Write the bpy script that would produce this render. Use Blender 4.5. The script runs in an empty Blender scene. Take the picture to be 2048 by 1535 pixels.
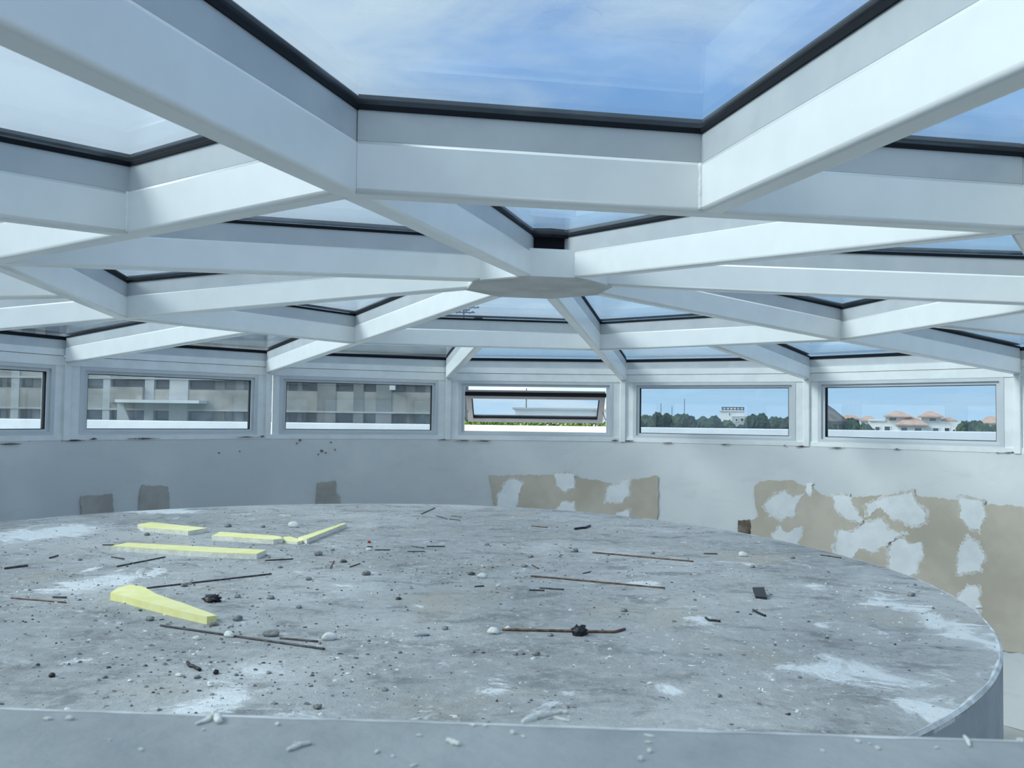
import bpy, bmesh, math, random
from mathutils import Vector, Matrix, noise
from math import sin, cos, tan, radians, pi, sqrt

random.seed(11)
S = bpy.context.scene
COL = S.collection

# ------------------------------------------------------------------ camera
CAM = Vector((-0.008, -3.478, 0.0956))
YAW, PITCH, ROLL, FPX = -0.02587, 0.03861, 0.01306, 1750.8
F_ = Vector((sin(YAW) * cos(PITCH), cos(YAW) * cos(PITCH), sin(PITCH)))
_rt = Vector((cos(YAW), -sin(YAW), 0)); _up = _rt.cross(F_)
R_ = cos(ROLL) * _rt + sin(ROLL) * _up
U_ = -sin(ROLL) * _rt + cos(ROLL) * _up
cam = bpy.data.cameras.new('camera'); camo = bpy.data.objects.new('camera', cam); COL.objects.link(camo)
cam.sensor_width = 36; cam.sensor_fit = 'HORIZONTAL'; cam.lens = FPX * 36 / 2048
cam.dof.use_dof = True; cam.dof.focus_distance = 3.6; cam.dof.aperture_fstop = 17
cam.clip_start = 0.01; cam.clip_end = 5000
m = Matrix((R_, U_, -F_)).transposed().to_4x4(); m.translation = CAM
camo.matrix_world = m
S.camera = camo

# ------------------------------------------------------------------ view, world, sun
S.view_settings.view_transform = 'Standard'; S.view_settings.look = 'None'
S.view_settings.gamma = 1; S.view_settings.exposure = 0.0
S.view_settings.use_curve_mapping = False
SUN_AZ, SUN_EL = radians(-105), radians(36)      # clockwise from +y
SUND = Vector((sin(SUN_AZ) * cos(SUN_EL), cos(SUN_AZ) * cos(SUN_EL), sin(SUN_EL)))
sl = bpy.data.lights.new('sun', 'SUN'); sl.energy = 4.6; sl.angle = radians(22); sl.color = (1.0, 0.97, 0.9)
so = bpy.data.objects.new('sun', sl); COL.objects.link(so)
so.rotation_euler = SUND.to_track_quat('Z', 'Y').to_euler()


class NT:
    """tiny node-tree helper"""
    def __init__(s, tree): s.t = tree; tree.nodes.clear()
    def n(s, typ, **kw):
        nd = s.t.nodes.new(typ)
        ins = kw.pop('ins', {})
        for k, v in kw.items(): setattr(nd, k, v)
        for k, v in ins.items(): s.set(nd.inputs[k], v)
        return nd
    def set(s, sock, v):
        if isinstance(v, bpy.types.NodeSocket): s.t.links.new(v, sock)
        else: sock.default_value = v
    def math(s, op, a, b=0.0, c=0.0, clamp=False):
        nd = s.n('ShaderNodeMath', operation=op, use_clamp=clamp)
        s.set(nd.inputs[0], a); s.set(nd.inputs[1], b); s.set(nd.inputs[2], c)
        return nd.outputs[0]
    def vmath(s, op, a, b=(0, 0, 0)):
        nd = s.n('ShaderNodeVectorMath', operation=op)
        s.set(nd.inputs[0], a); s.set(nd.inputs[1], b)
        return nd.outputs['Value'] if op in ('DOT_PRODUCT', 'LENGTH', 'DISTANCE') else nd.outputs[0]
    def mix(s, f, a, b, blend='MIX'):
        nd = s.n('ShaderNodeMix', data_type='RGBA', blend_type=blend)
        s.set(nd.inputs[0], f)
        for i, v in ((6, a), (7, b)):
            if not isinstance(v, bpy.types.NodeSocket) and len(v) == 3: v = (*v, 1)
            s.set(nd.inputs[i], v)
        return nd.outputs[2]
    def ramp(s, f, stops, interp='LINEAR'):
        nd = s.n('ShaderNodeValToRGB'); cr = nd.color_ramp; cr.interpolation = interp
        while len(cr.elements) < len(stops): cr.elements.new(0.5)
        for e, (p, c) in zip(cr.elements, stops):
            e.position = p; e.color = (c, c, c, 1) if isinstance(c, (int, float)) else (*c, 1)
        s.set(nd.inputs[0], f)
        return nd.outputs[0]
    def smooth(s, v, a, b):
        nd = s.n('ShaderNodeMapRange', interpolation_type='SMOOTHSTEP')
        s.set(nd.inputs[0], v); s.set(nd.inputs[1], a); s.set(nd.inputs[2], b)
        return nd.outputs[0]
    def noise(s, vec, scale, detail=4, rough=.55, dist=0.0):
        nd = s.n('ShaderNodeTexNoise', ins={'Scale': scale, 'Detail': detail, 'Roughness': rough, 'Distortion': dist})
        if vec is not None: s.set(nd.inputs['Vector'], vec)
        return nd.outputs[0]


w = bpy.data.worlds.new('sky'); S.world = w; w.use_nodes = True
t = NT(w.node_tree)
tc = t.n('ShaderNodeTexCoord').outputs['Generated']
d = t.vmath('NORMALIZE', tc)
sx = t.n('ShaderNodeSeparateXYZ', ins={0: d})
zc = t.math('MAXIMUM', sx.outputs[2], 0.0)
base = t.ramp(t.math('POWER', zc, .6), [(0, (.92, 1.24, 1.52)), (.3, (.70, 1.08, 1.48)), (.6, (.26, .60, 1.28)), (1, (.16, .43, 1.10))])
den = t.math('ADD', zc, .22)
cv = t.n('ShaderNodeCombineXYZ', ins={0: t.math('DIVIDE', sx.outputs[0], den), 1: t.math('MULTIPLY', t.math('DIVIDE', sx.outputs[1], den), 1.7), 2: 3.3}).outputs[0]
n1 = t.noise(cv, 0.9, 6, .55, .6)
sd = t.vmath('DOT_PRODUCT', d, tuple(SUND))
n2 = t.noise(cv, 3.1, 6, .6, .4)
cover = t.math('ADD', t.math('MULTIPLY_ADD', n2, .32, t.math('MULTIPLY', n1, .68)), t.math('MULTIPLY', t.smooth(sd, -.55, .75), .36))
cm = t.smooth(cover, .50, .78)
glow = t.math('MULTIPLY', t.math('POWER', t.math('MAXIMUM', sd, 0.0), 3.0), 1.15)
cl_l = t.math('ADD', 1.35, glow)
cloud = t.n('ShaderNodeVectorMath', operation='SCALE', ins={0: (.93, 1.02, 1.10), 'Scale': cl_l}).outputs[0]
skyc = t.mix(cm, base, cloud)
bg = t.n('ShaderNodeBackground', ins={'Color': skyc, 'Strength': 1.0})
t.n('ShaderNodeOutputWorld', ins={0: bg.outputs[0]})

# ------------------------------------------------------------------ materials
MATS = {}
def mat(name, color=(.8, .8, .8), rough=.5, spec=.5, metal=0.0, fn=None):
    m_ = bpy.data.materials.new(name); m_.use_nodes = True
    k = NT(m_.node_tree)
    b = k.n('ShaderNodeBsdfPrincipled', ins={'Base Color': (*color, 1), 'Roughness': rough, 'Metallic': metal, 'Specular IOR Level': spec})
    k.n('ShaderNodeOutputMaterial', ins={0: b.outputs[0]})
    if fn: fn(k, b)
    MATS[name] = m_
    return m_

def varied(scale, c1, c2, lo=.35, hi=.65, bump=0.0, bscale=None, detail=5):
    def fn(k, b):
        o = k.n('ShaderNodeTexCoord').outputs['Object']
        f = k.noise(o, scale, detail)
        k.set(b.inputs['Base Color'], k.mix(k.smooth(f, lo, hi), c1, c2))
        if bump:
            bp = k.n('ShaderNodeBump', ins={'Strength': bump, 'Distance': .01, 'Height': k.noise(o, bscale or scale * 4, 4)})
            k.set(b.inputs['Normal'], bp.outputs[0])
    return fn

mat('white_steel', (.83, .85, .84), .32, .5, fn=varied(9, (.82, .84, .83), (.85, .87, .86), bump=.05, bscale=25))
mat('alu_grey', (.50, .53, .55), .42, .5, fn=varied(6, (.47, .50, .52), (.53, .56, .57)))
mat('frame_alu', (.58, .61, .63), .45, .5, fn=varied(5, (.56, .59, .61), (.60, .63, .65)))
mat('white_trim', (.80, .82, .81), .45, fn=varied(8, (.76, .78, .77), (.83, .85, .84)))
mat('gasket', (.006, .008, .012), .75, .2)
mat('hub_grey', (.50, .50, .48), .6, fn=varied(7, (.44, .44, .42), (.56, .56, .54), bump=.1))
mat('sash_metal', (.33, .31, .30), .5, fn=varied(6, (.31, .29, .28), (.36, .34, .33)))

def glass_mat(name, tint):
    m_ = bpy.data.materials.new(name); m_.use_nodes = True
    k = NT(m_.node_tree)
    fac = k.n('ShaderNodeLayerWeight', ins={'Blend': .5}).outputs['Facing']
    fr = k.math('MULTIPLY_ADD', k.math('POWER', fac, 5.0), .6, .045)
    o = k.n('ShaderNodeTexCoord').outputs['Object']
    film = k.smooth(k.noise(o, 2.2, 6, .6, .8), .45, .8)
    tr = k.n('ShaderNodeBsdfTransparent', ins={'Color': (*tint, 1)})
    gl = k.n('ShaderNodeBsdfGlossy', ins={'Color': (.85, .93, 1, 1), 'Roughness': .01})
    df = k.n('ShaderNodeBsdfTranslucent', ins={'Color': (.62, .74, .85, 1)})
    mx = k.n('ShaderNodeMixShader', ins={0: fr, 1: tr.outputs[0], 2: gl.outputs[0]})
    m2 = k.n('ShaderNodeMixShader', ins={0: k.math('MULTIPLY_ADD', film, .05, .02), 1: mx.outputs[0], 2: df.outputs[0]})
    k.n('ShaderNodeOutputMaterial', ins={0: m2.outputs[0]})
    MATS[name] = m_
glass_mat('tinted_glass', (.68, .735, .765))

def slab_fn(k, b):
    o = k.n('ShaderNodeTexCoord').outputs['Object']
    big = k.noise(o, 1.3, 6, .62, .5)
    c = k.mix(k.smooth(big, .36, .66), (.355, .362, .36), (.48, .487, .482))
    mid = k.noise(k.vmath('MULTIPLY', o, (1, 1.5, 1)), 5.0, 8, .7, .6)
    c = k.mix(k.math('MULTIPLY', k.smooth(mid, .48, .66), .75), c, (.20, .205, .205))
    fine = k.noise(k.vmath('ADD', o, (3, 3, 0)), 22.0, 6, .7)
    c = k.mix(k.math('MULTIPLY', k.smooth(fine, .46, .68), .5), c, (.57, .58, .575))
    br = k.noise(k.vmath('ADD', o, (7, 3, 0)), 1.9, 5, .6)
    c = k.mix(k.math('MULTIPLY', k.smooth(br, .54, .72), .55), c, (.48, .43, .36))
    # chalky dust patches with a shape of their own
    dust = k.noise(k.vmath('ADD', o, (2, 9, 0)), 5.5, 9, .74, 1.0)
    spots = 0.0
    for (x, y, rx, ry, a) in DUST:
        q = k.vmath('DIVIDE', k.vmath('SUBTRACT', o, (x, y, 0)), (rx, ry, 10))
        g = k.math('MULTIPLY', k.math('SUBTRACT', 1.0, k.vmath('LENGTH', q), clamp=True), a)
        spots = k.math('MAXIMUM', spots, g)
    dm = k.smooth(k.math('ADD', dust, k.math('MULTIPLY', spots, .28)), .585, .70)
    c = k.mix(k.math('MULTIPLY', dm, .85), c, (.84, .86, .865))
    wash = k.smooth(k.math('ADD', k.noise(k.vmath('ADD', o, (4, 1, 0)), 3.0, 7, .7, .6), k.math('MULTIPLY', spots, .3)), .55, .85)
    c = k.mix(k.math('MULTIPLY', wash, .6), c, (.70, .72, .725))
    sp = k.noise(k.vmath('ADD', o, (1, 4, 0)), 34, 4, .62)
    c = k.mix(k.math('MULTIPLY', k.math('MULTIPLY', k.smooth(sp, .635, .68), .9), k.smooth(k.noise(k.vmath('ADD', o, (8, 8, 0)), 2.4, 4, .6), .42, .58)), c, (.88, .90, .90))
    dk = k.noise(k.vmath('ADD', o, (5, 2, 0)), 42, 4, .62)
    c = k.mix(k.math('MULTIPLY', k.smooth(dk, .63, .68), .8), c, (.09, .09, .095))
    k.set(b.inputs['Base Color'], c)
    hgt = k.math('ADD', k.noise(o, 30, 6, .7), k.math('MULTIPLY', dust, .6))
    k.set(b.inputs['Normal'], k.n('ShaderNodeBump', ins={'Strength': .6, 'Distance': .015, 'Height': hgt}).outputs[0])

def wall_fn(k, b):
    o = k.n('ShaderNodeTexCoord').outputs['Object']
    c = k.mix(k.smooth(k.noise(o, 1.3, 4, .5), .35, .65), (.65, .665, .665), (.74, .75, .74))
    c = k.mix(k.math('MULTIPLY', k.smooth(k.noise(k.vmath('MULTIPLY', o, (1, 1, 2.5)), 3.5, 6, .6, .8), .52, .7), .25), c, (.57, .565, .535))
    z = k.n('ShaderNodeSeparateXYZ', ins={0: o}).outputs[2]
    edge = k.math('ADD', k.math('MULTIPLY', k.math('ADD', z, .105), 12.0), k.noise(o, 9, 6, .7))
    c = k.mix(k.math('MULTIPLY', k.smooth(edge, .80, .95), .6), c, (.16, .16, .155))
    k.set(b.inputs['Base Color'], c)
    k.set(b.inputs['Normal'], k.n('ShaderNodeBump', ins={'Strength': .15, 'Distance': .01, 'Height': k.noise(o, 14, 4)}).outputs[0])

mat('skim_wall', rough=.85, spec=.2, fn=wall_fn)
mat('bare_board', rough=.9, spec=.15, fn=varied(4, (.50, .445, .365), (.585, .525, .44)))
mat('grey_board', rough=.9, spec=.15, fn=varied(9, (.40, .375, .34), (.49, .46, .42)))
mat('dark_board', rough=.9, spec=.15, fn=varied(14, (.10, .075, .06), (.24, .20, .17)))
mat('filler_thin', rough=.85, spec=.2, fn=varied(22, (.56, .525, .46), (.74, .735, .71), detail=6))
mat('filler', rough=.8, spec=.2, fn=varied(7, (.74, .76, .765), (.83, .845, .845), bump=.15))
mat('ledge_concrete', rough=.85, spec=.2, fn=varied(7, (.31, .328, .338), (.41, .425, .43), bump=.3, bscale=45, detail=7))
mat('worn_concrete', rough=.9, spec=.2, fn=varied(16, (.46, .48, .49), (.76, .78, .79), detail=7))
mat('drum_side', rough=.85, spec=.2, fn=varied(5, (.32, .35, .38), (.42, .45, .475), bump=.2))
mat('foam_yellow', rough=.7, spec=.3, fn=varied(16, (.86, .80, .33), (.92, .87, .45), bump=.1))
mat('foam_core', rough=.9, spec=.1, fn=varied(40, (.78, .76, .66), (.90, .885, .80), bump=.4))
mat('crumb_white', rough=.9, spec=.1, fn=varied(60, (.70, .71, .67), (.84, .85, .82), bump=.4))
mat('rod_dark', (.07, .07, .075), .6, .4, fn=varied(50, (.045, .047, .05), (.12, .11, .105)))
mat('rod_rust', (.16, .10, .075), .75, .3, fn=varied(45, (.10, .065, .05), (.24, .15, .10)))
mat('plastic_black', (.015, .016, .02), .4, .5)
mat('stone_grey', rough=.9, spec=.2, fn=varied(50, (.20, .20, .195), (.38, .38, .37), bump=.5))
mat('stone_dark', rough=.9, spec=.2, fn=varied(50, (.08, .08, .08), (.18, .18, .18), bump=.5))
mat('red_plastic', (.55, .03, .03), .4)
mat('slate_chip', (.18, .21, .26), .6)
mat('parapet_white', rough=.8, fn=varied(2.5, (.80, .80, .79), (.88, .88, .87)))
mat('deck', rough=.9, fn=varied(1.5, (.55, .55, .53), (.66, .66, .64)))
mat('ground_green', rough=1, spec=.1, fn=varied(.05, (.05, .08, .035), (.10, .12, .06)))
mat('facade_beige', rough=.9, spec=.2, fn=varied(.35, (.30, .285, .25), (.43, .41, .36), detail=8))
mat('facade_light', rough=.9, spec=.2, fn=varied(.5, (.42, .43, .42), (.52, .53, .52), detail=8))
mat('facade_wall', rough=.9, spec=.2, fn=varied(.3, (.19, .19, .18), (.27, .265, .25), detail=8))
mat('dark_pane', (.03, .035, .045), .15, .5)
mat('villa_white', rough=.8, fn=varied(.3, (.76, .76, .75), (.84, .84, .83)))
mat('terracotta', rough=.9, spec=.2, fn=varied(1.2, (.46, .29, .21), (.58, .39, .30), bump=.4, bscale=6))
mat('thatch', rough=1, spec=.1, fn=varied(2.2, (.13, .11, .10), (.23, .20, .175), bump=.6, bscale=8))
mat('foliage_dark', rough=.9, spec=.15, fn=varied(1.1, (.022, .040, .026), (.05, .075, .045), bump=1, bscale=3))
mat('foliage_mid', rough=.9, spec=.15, fn=varied(1.2, (.03, .055, .03), (.07, .105, .055), bump=1, bscale=3))
mat('hedge_green', rough=.9, spec=.15, fn=varied(6, (.06, .12, .02), (.16, .25, .06), bump=1, bscale=16))
mat('bark', (.10, .075, .055), .95)
mat('metal_dark', (.06, .06, .065), .5)
mat('floor_dust', rough=.9, fn=varied(3, (.36, .36, .35), (.46, .46, .45)))

# ------------------------------------------------------------------ helpers
def ray(px, py):
    return F_ + R_ * ((px - 1024) / FPX) - U_ * ((py - 767.5) / FPX)
def on_z(px, py, z):
    d_ = ray(px, py); return CAM + d_ * ((z - CAM.z) / d_.z)
def on_y(px, py, y):
    d_ = ray(px, py); return CAM + d_ * ((y - CAM.y) / d_.y)
def pol(r, a, z=0.0):
    return Vector((r * sin(radians(a)), r * cos(radians(a)), z))

def link(name, me, material, parent=None):
    o = bpy.data.objects.new(name, me); COL.objects.link(o)
    if material and not me.materials: me.materials.append(MATS[material])
    if parent is not None: o.parent = parent
    return o
def empty(name, loc=(0, 0, 0)):
    o = bpy.data.objects.new(name, None); COL.objects.link(o); o.location = loc; o.empty_display_size = .1
    return o
def tag(o, label=None, cat=None, group=None, kind=None):
    if label: o['label'] = label
    if cat: o['category'] = cat
    if group: o['group'] = group
    if kind: o['kind'] = kind
    return o

class MB:
    def __init__(s): s.bm = bmesh.new()
    def loft(s, rings, cap=True, closed=False):
        vs = [[s.bm.verts.new(p) for p in r] for r in rings]
        n = len(vs[0]); pairs = list(zip(vs, vs[1:]))
        if closed: pairs.append((vs[-1], vs[0]))
        for a, b in pairs:
            for i in range(n):
                j = (i + 1) % n
                s.bm.faces.new((a[i], a[j], b[j], b[i]))
        if cap and not closed:
            s.bm.faces.new(list(reversed(vs[0]))); s.bm.faces.new(vs[-1])
        return s
    def box(s, lo, hi, M=None):
        x0, y0, z0 = lo; x1, y1, z1 = hi
        r = [[(x0, y0, z), (x1, y0, z), (x1, y1, z), (x0, y1, z)] for z in (z0, z1)]
        if M is not None: r = [[M @ Vector(p) for p in q] for q in r]
        return s.loft(r)
    def beam(s, P0, P1, prof, side=None):
        """profile points (u sideways, v up) swept from P0 to P1, ends plumb"""
        d_ = (P1 - P0); h = Vector((d_.x, d_.y, 0)).normalized()
        sd_ = side or Vector((h.y, -h.x, 0))
        return s.loft([[P + sd_ * u + Vector((0, 0, v)) for u, v in prof] for P in (P0, P1)])
    def tube(s, pts, r, n=8):
        rings = []
        for i, P in enumerate(pts):
            a = pts[max(i - 1, 0)]; b = pts[min(i + 1, len(pts) - 1)]
            tdir = (Vector(b) - Vector(a)).normalized()
            u = tdir.cross(Vector((0, 0, 1)))
            if u.length < .05: u = tdir.cross(Vector((1, 0, 0)))
            u.normalize(); v = tdir.cross(u)
            rr = r[i] if isinstance(r, (list, tuple)) else r
            rings.append([Vector(P) + (u * cos(2 * pi * k / n) + v * sin(2 * pi * k / n)) * rr for k in range(n)])
        return s.loft(rings)
    def mesh(s, name, smooth=False, bevel=0.0):
        bmesh.ops.recalc_face_normals(s.bm, faces=s.bm.faces)
        if bevel:
            bmesh.ops.bevel(s.bm, geom=[e for e in s.bm.edges if e.calc_face_angle(0) > .6], offset=bevel, segments=2, affect='EDGES', profile=.5)
        me = bpy.data.meshes.new(name); s.bm.to_mesh(me); s.bm.free()
        if smooth:
            for p in me.polygons: p.use_smooth = True
        return me
    def build(s, name, material, parent=None, smooth=False, bevel=0.0):
        return link(name, s.mesh(name, smooth, bevel), material, parent)

def rrect(w_, h_, r, z0=0.0, n=4):
    pts = []
    for cx_, cz, a0 in ((w_ / 2 - r, r, -90), (w_ / 2 - r, h_ - r, 0), (-w_ / 2 + r, h_ - r, 90), (-w_ / 2 + r, r, 180)):
        for k in range(n + 1):
            a = radians(a0 + 90 * k / n); pts.append((cx_ + r * cos(a), z0 + cz + r * sin(a)))
    return pts
def rect(w_, z0, z1): return [(-w_ / 2, z0), (w_ / 2, z0), (w_ / 2, z1), (-w_ / 2, z1)]

# ------------------------------------------------------------------ dome geometry
AP = 3.5
T11 = tan(radians(11.25))
RC = AP / cos(radians(11.25))
RING = 1.883
def zraf(r): return 0.633 - 0.0648 * r      # underside of rafters
ZR = zraf(RING)
ZE = 0.388                                   # underside of eave header
HS, HA, HG = 0.102, 0.056, 0.011             # steel, glazing bar, gasket heights
WB = 0.052                                   # steel tube width
MAINS = [11.25 + 45 * k for k in range(8)]
INTER = [33.75 + 45 * k for k in range(8)]

ceiling = tag(empty('ceiling', (0, 0, 0)), 'glazed faceted dome roof on white steel rafters and purlins', None, None, 'structure')
ST = rrect(WB, HS, .009)

def member(name, P0, P1, M0=None, M1=None, gap=0.0):
    o = MB().beam(P0, P1, ST).build(name, 'white_steel', ceiling)
    for p in o.data.polygons: p.use_smooth = len(p.vertices) == 4 and p.area < .02 * (P1 - P0).length
    MB().beam(M0 or P0, M1 or P1, rect(.047, HS - .002, HS + HA)).build('glazing_bar', 'alu_grey', o)
    MB().beam(M0 or P0, M1 or P1, rect(.055, HS + HA, HS + HA + HG)).build('gasket', 'gasket', o)
    MB().beam(M0 or P0, M1 or P1, rect(.044, HS + HA + HG + .011, HS + HA + HG + .019)).build('pressure_cap', 'gasket', o)
    return o

HUBR = .292
for a in MAINS:
    member('rafter', pol(HUBR - .03, a, zraf(HUBR - .03)), pol(3.545, a, zraf(3.545)), pol(.14, a, zraf(.14)))
RM = RING * cos(radians(22.5))
for a in INTER:
    member('rafter', pol(RM + WB / 2 - .004, a, ZR), pol(3.545, a, zraf(3.545)))
for k in range(8):
    a0, a1 = MAINS[k], MAINS[(k + 1) % 8]
    P0, P1 = pol(RING, a0, ZR), pol(RING, a1, ZR)
    d_ = (P1 - P0).normalized() * (WB / 2 / cos(radians(22.5)) + .004)
    ax = (P1 - P0).normalized()
    member('purlin', P0 + ax * .018, P1 - ax * .018)

# hub: sixteen-sided drum, grey underside, dark cap
zh = zraf(HUBR)
def ring(r, z, n=16, off=0.0): return [pol(r, 360 / n * (i + .5) + off, z) for i in range(n)]
hub = MB().loft([ring(HUBR, zh + .001, 8, -11.25), ring(HUBR, zh + HS + .004, 8, -11.25)]).build('hub', 'white_steel', ceiling)
MB().loft([ring(HUBR + .004, zh - .003, 8, -11.25), ring(HUBR + .006, zh + .002, 8, -11.25)]).build('hub_plate', 'hub_grey', hub)
MB().loft([ring(HUBR - .07, zh + HS, 8, -11.25), ring(HUBR - .07, zh + HS + HA, 8, -11.25)]).build('hub_collar', 'gasket', hub)  # black material paints in the shade of the aluminium corner above the hub
MB().loft([ring(HUBR - .05, zh + HS + HA), ring(HUBR - .05, zh + HS + HA + HG + .02)]).build('hub_cap', 'gasket', hub)

# weld beads where the short rafters and purlins meet
def weld(a, r, side, z):
    c0 = pol(r, a, z)
    pts = []
    n = 18
    for i in range(n):
        f = i / (n - 1)
        pts.append(c0 + side + Vector((random.uniform(-.0006, .0006), random.uniform(-.0006, .0006), .004 + f * (HS - .008))))
    rings_ = []
    for p in pts:
        q = random.uniform(.0036, .0056)
        rings_.append([p + Vector((q * cos(i * pi / 4), q * sin(i * pi / 4), 0)) for i in range(8)])
    MB().loft(rings_).build('weld_bead', 'white_steel', ceiling, True)
for a in INTER:
    tdir = Vector((cos(radians(a)), -sin(radians(a)), 0))
    for sgn in (-1, 1):
        weld(a, RM + WB / 2 + .001, tdir * sgn * (WB / 2 + .001), ZR)

# roof panes
GZ = HS + HA + HG
def pane(pts, parent, name='glass_pane', th=.010):
    up = Vector((0, 0, th))
    return MB().loft([[p for p in pts], [p + up for p in pts]]).build(name, 'tinted_glass', parent)
for k in range(8):
    a0, a1 = MAINS[k], MAINS[k] + 45
    g = Vector((0, 0, GZ + .0005))
    pane([pol(HUBR - .06, a0, zraf(HUBR)) + g, pol(HUBR - .06, a1, zraf(HUBR)) + g, pol(RING, a1, ZR) + g, pol(RING, a0, ZR) + g], ceiling)
    am = a0 + 22.5
    for b0, r0, b1, r1 in ((a0, RING, am, RM), (am, RM, a1, RING)):
        pane([pol(r0, b0, ZR) + g, pol(r1, b1, ZR) + g, pol(RC + .03, b1, zraf(RC)) + g, pol(RC + .03, b0, zraf(RC)) + g], ceiling)

# ------------------------------------------------------------------ windows round the drum
HW = 0.6143; ZT, ZB = .3884, -.0505
SIDE = AP * T11
def wm(a):
    n_ = pol(1, a); t_ = Vector((n_.y, -n_.x, 0))
    M = Matrix.Identity(4)
    for i in range(3):
        M[i][0] = t_[i]; M[i][1] = n_[i]; M[i][2] = (0, 0, 1)[i]; M[i][3] = n_[i] * AP
    return M
def mitre_frame(mb, M, x0, x1, z0, z1, ws, wt, wb, d0, d1):
    A = [(x0, z0), (x1, z0), (x1, z1), (x0, z1)]
    B = [(x0 + ws, z0 + wb), (x1 - ws, z0 + wb), (x1 - ws, z1 - wt), (x0 + ws, z1 - wt)]
    for i in range(4):
        j = (i + 1) % 4
        q = [A[i], A[j], B[j], B[i]]
        mb.loft([[M @ Vector((x, dd, z)) for x, z in q] for dd in (d0, d1)])
    return mb
OPEN = {0, 8}
for k in range(16):
    a = 22.5 * k
    M = wm(a)
    W_ = tag(empty('window_%d' % (k + 1), pol(AP, a, ZB)), None, None, None, 'structure')
    MI = M
    def part(mb, name, mt, par=W_, bev=0.0):
        o = mb.build(name, mt, par, bevel=bev); o.matrix_parent_inverse = Matrix.Translation(-Vector(pol(AP, a, ZB))) if par is W_ else Matrix.Identity(4)
        return o
    fr = part(mitre_frame(MB(), M, -HW, HW, ZB, ZT, .026, .024, .022, 0, .07), 'frame', 'frame_alu')
    part(mitre_frame(MB(), M, -HW + .026, HW - .026, ZB + .022, ZT - .024, .022, .020, .016, .014, .06), 'glazing_bead', 'frame_alu', fr)
    gx, gz0, gz1 = HW - .048, ZB + .038, ZT - .044
    if k not in OPEN:
        part(mitre_frame(MB(), M, -gx, gx, gz0, gz1, .005, .004, .004, .022, .05), 'gasket', 'gasket', fr)
        part(MB().box((-gx, .03, gz0), (gx, .038, gz1), M), 'pane', 'tinted_glass')
    else:
        # sash dropped and swung outwards on its stays
        ang = radians(55)
        H = gz1 - gz0 + .03
        Sx = M @ Matrix.Translation((0, .05, gz1 - .064)) @ Matrix.Rotation(ang, 4, 'X')
        x1 = gx - .004
        sa = part(mitre_frame(MB(), Sx, -x1, x1, -H, 0, .045, .058, .045, 0, .045), 'sash', 'sash_metal')
        part(mitre_frame(MB(), Sx, -x1 + .045, x1 - .045, -H + .045, -.058, .006, .006, .006, .01, .035), 'gasket', 'gasket', sa)
        part(MB().box((-x1 + .047, .018, -H + .047), (x1 - .047, .026, -.06), Sx), 'pane', 'tinted_glass', sa)
        part(MB().box((-x1 - .003, -.012, -.005), (x1 + .003, .02, .008), Sx), 'top_rail', 'gasket', sa)
        for sg in (-1, 1):
            p0 = M @ Vector((sg * (gx - .003), .05, gz0 + .10)); p1 = Sx @ Vector((sg * (x1 - .004), .0, -H * .62))
            part(MB().tube([p0, p1], .004, 6), 'stay', 'metal_dark')
    # white surround: lower rail, head boards, jamb boards
    part(MB().box((-SIDE, -.006, -.082), (SIDE, .07, ZB), M), 'sill_rail', 'white_trim')
    part(MB().box((-SIDE, -.002, ZT), (SIDE, .07, .4465), M), 'head_board', 'white_trim')
    part(MB().box((-SIDE, -.005, .4495), (SIDE, .07, .492), M), 'head_board', 'white_trim')
    part(MB().box((-SIDE, .004, .492), (SIDE, .06, .549), M), 'eave_bar', 'alu_grey')
    part(MB().box((-SIDE, .000, .549), (SIDE, .066, .5707), M), 'eave_gasket', 'gasket')
    for sg in (-1, 1):
        inner = SIDE - .004
        if k == 15 and sg == -1: inner = SIDE - .034           # daylight shows through this joint
        lo, hi = sorted((sg * HW, sg * inner))
        part(MB().box((lo, .003, ZB), (hi, .06, ZT), M), 'jamb_board', 'white_trim')

for k in range(16):
    a = 11.25 + 22.5 * k
    n_ = pol(1, a); t_ = Vector((n_.y, -n_.x, 0))
    M = Matrix.Identity(4)
    for i in range(3): M[i][0] = t_[i]; M[i][1] = n_[i]; M[i][2] = (0, 0, 1)[i]
    tag(MB().box((-.021, 3.548, -.085), (.021, 3.60, zraf(3.55) + .03), M).build('trim_%d' % (k + 1), 'white_trim', bevel=.004), 'white steel post between two windows of the drum', None, None, 'structure')

# ------------------------------------------------------------------ round wall below the windows
WZ0, WZ1 = -1.75, -.080
AW = AP - .012
def wring(ap, z):
    pts = []
    rc = ap / cos(radians(11.25))
    for i in range(16):
        for da in (-.9, 0, .9):
            pts.append(pol(rc * (1 - abs(da) * .0006), 22.5 * i + 11.25 + da, z))
    return pts
mb = MB()
mb.loft([wring(AW, WZ0), wring(AW, WZ1), wring(AW + .16, WZ1), wring(AW + .16, WZ0)], closed=True)
def round_normals(me):
    ln = []
    for p in me.polygons:
        for li in p.loop_indices:
            v = me.vertices[me.loops[li].vertex_index].co
            rad_ = Vector((v.x, v.y, 0)).normalized()
            ln.append(-rad_ if p.normal.dot(rad_) < -.7 else p.normal)
        p.use_smooth = True
    me.normals_split_custom_set(ln)
wall = tag(mb.build('wall_round', 'skim_wall'), 'skim-coated plaster wall under the ring of windows', None, None, 'structure')
round_normals(wall.data)
floor = tag(MB().loft([[pol(3.55, 7.5 * i, WZ0 - .1) for i in range(48)], [pol(3.55, 7.5 * i, WZ0) for i in range(48)]]).build('floor', 'floor_dust'), 'dusty floor around the drum', None, None, 'structure')

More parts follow.
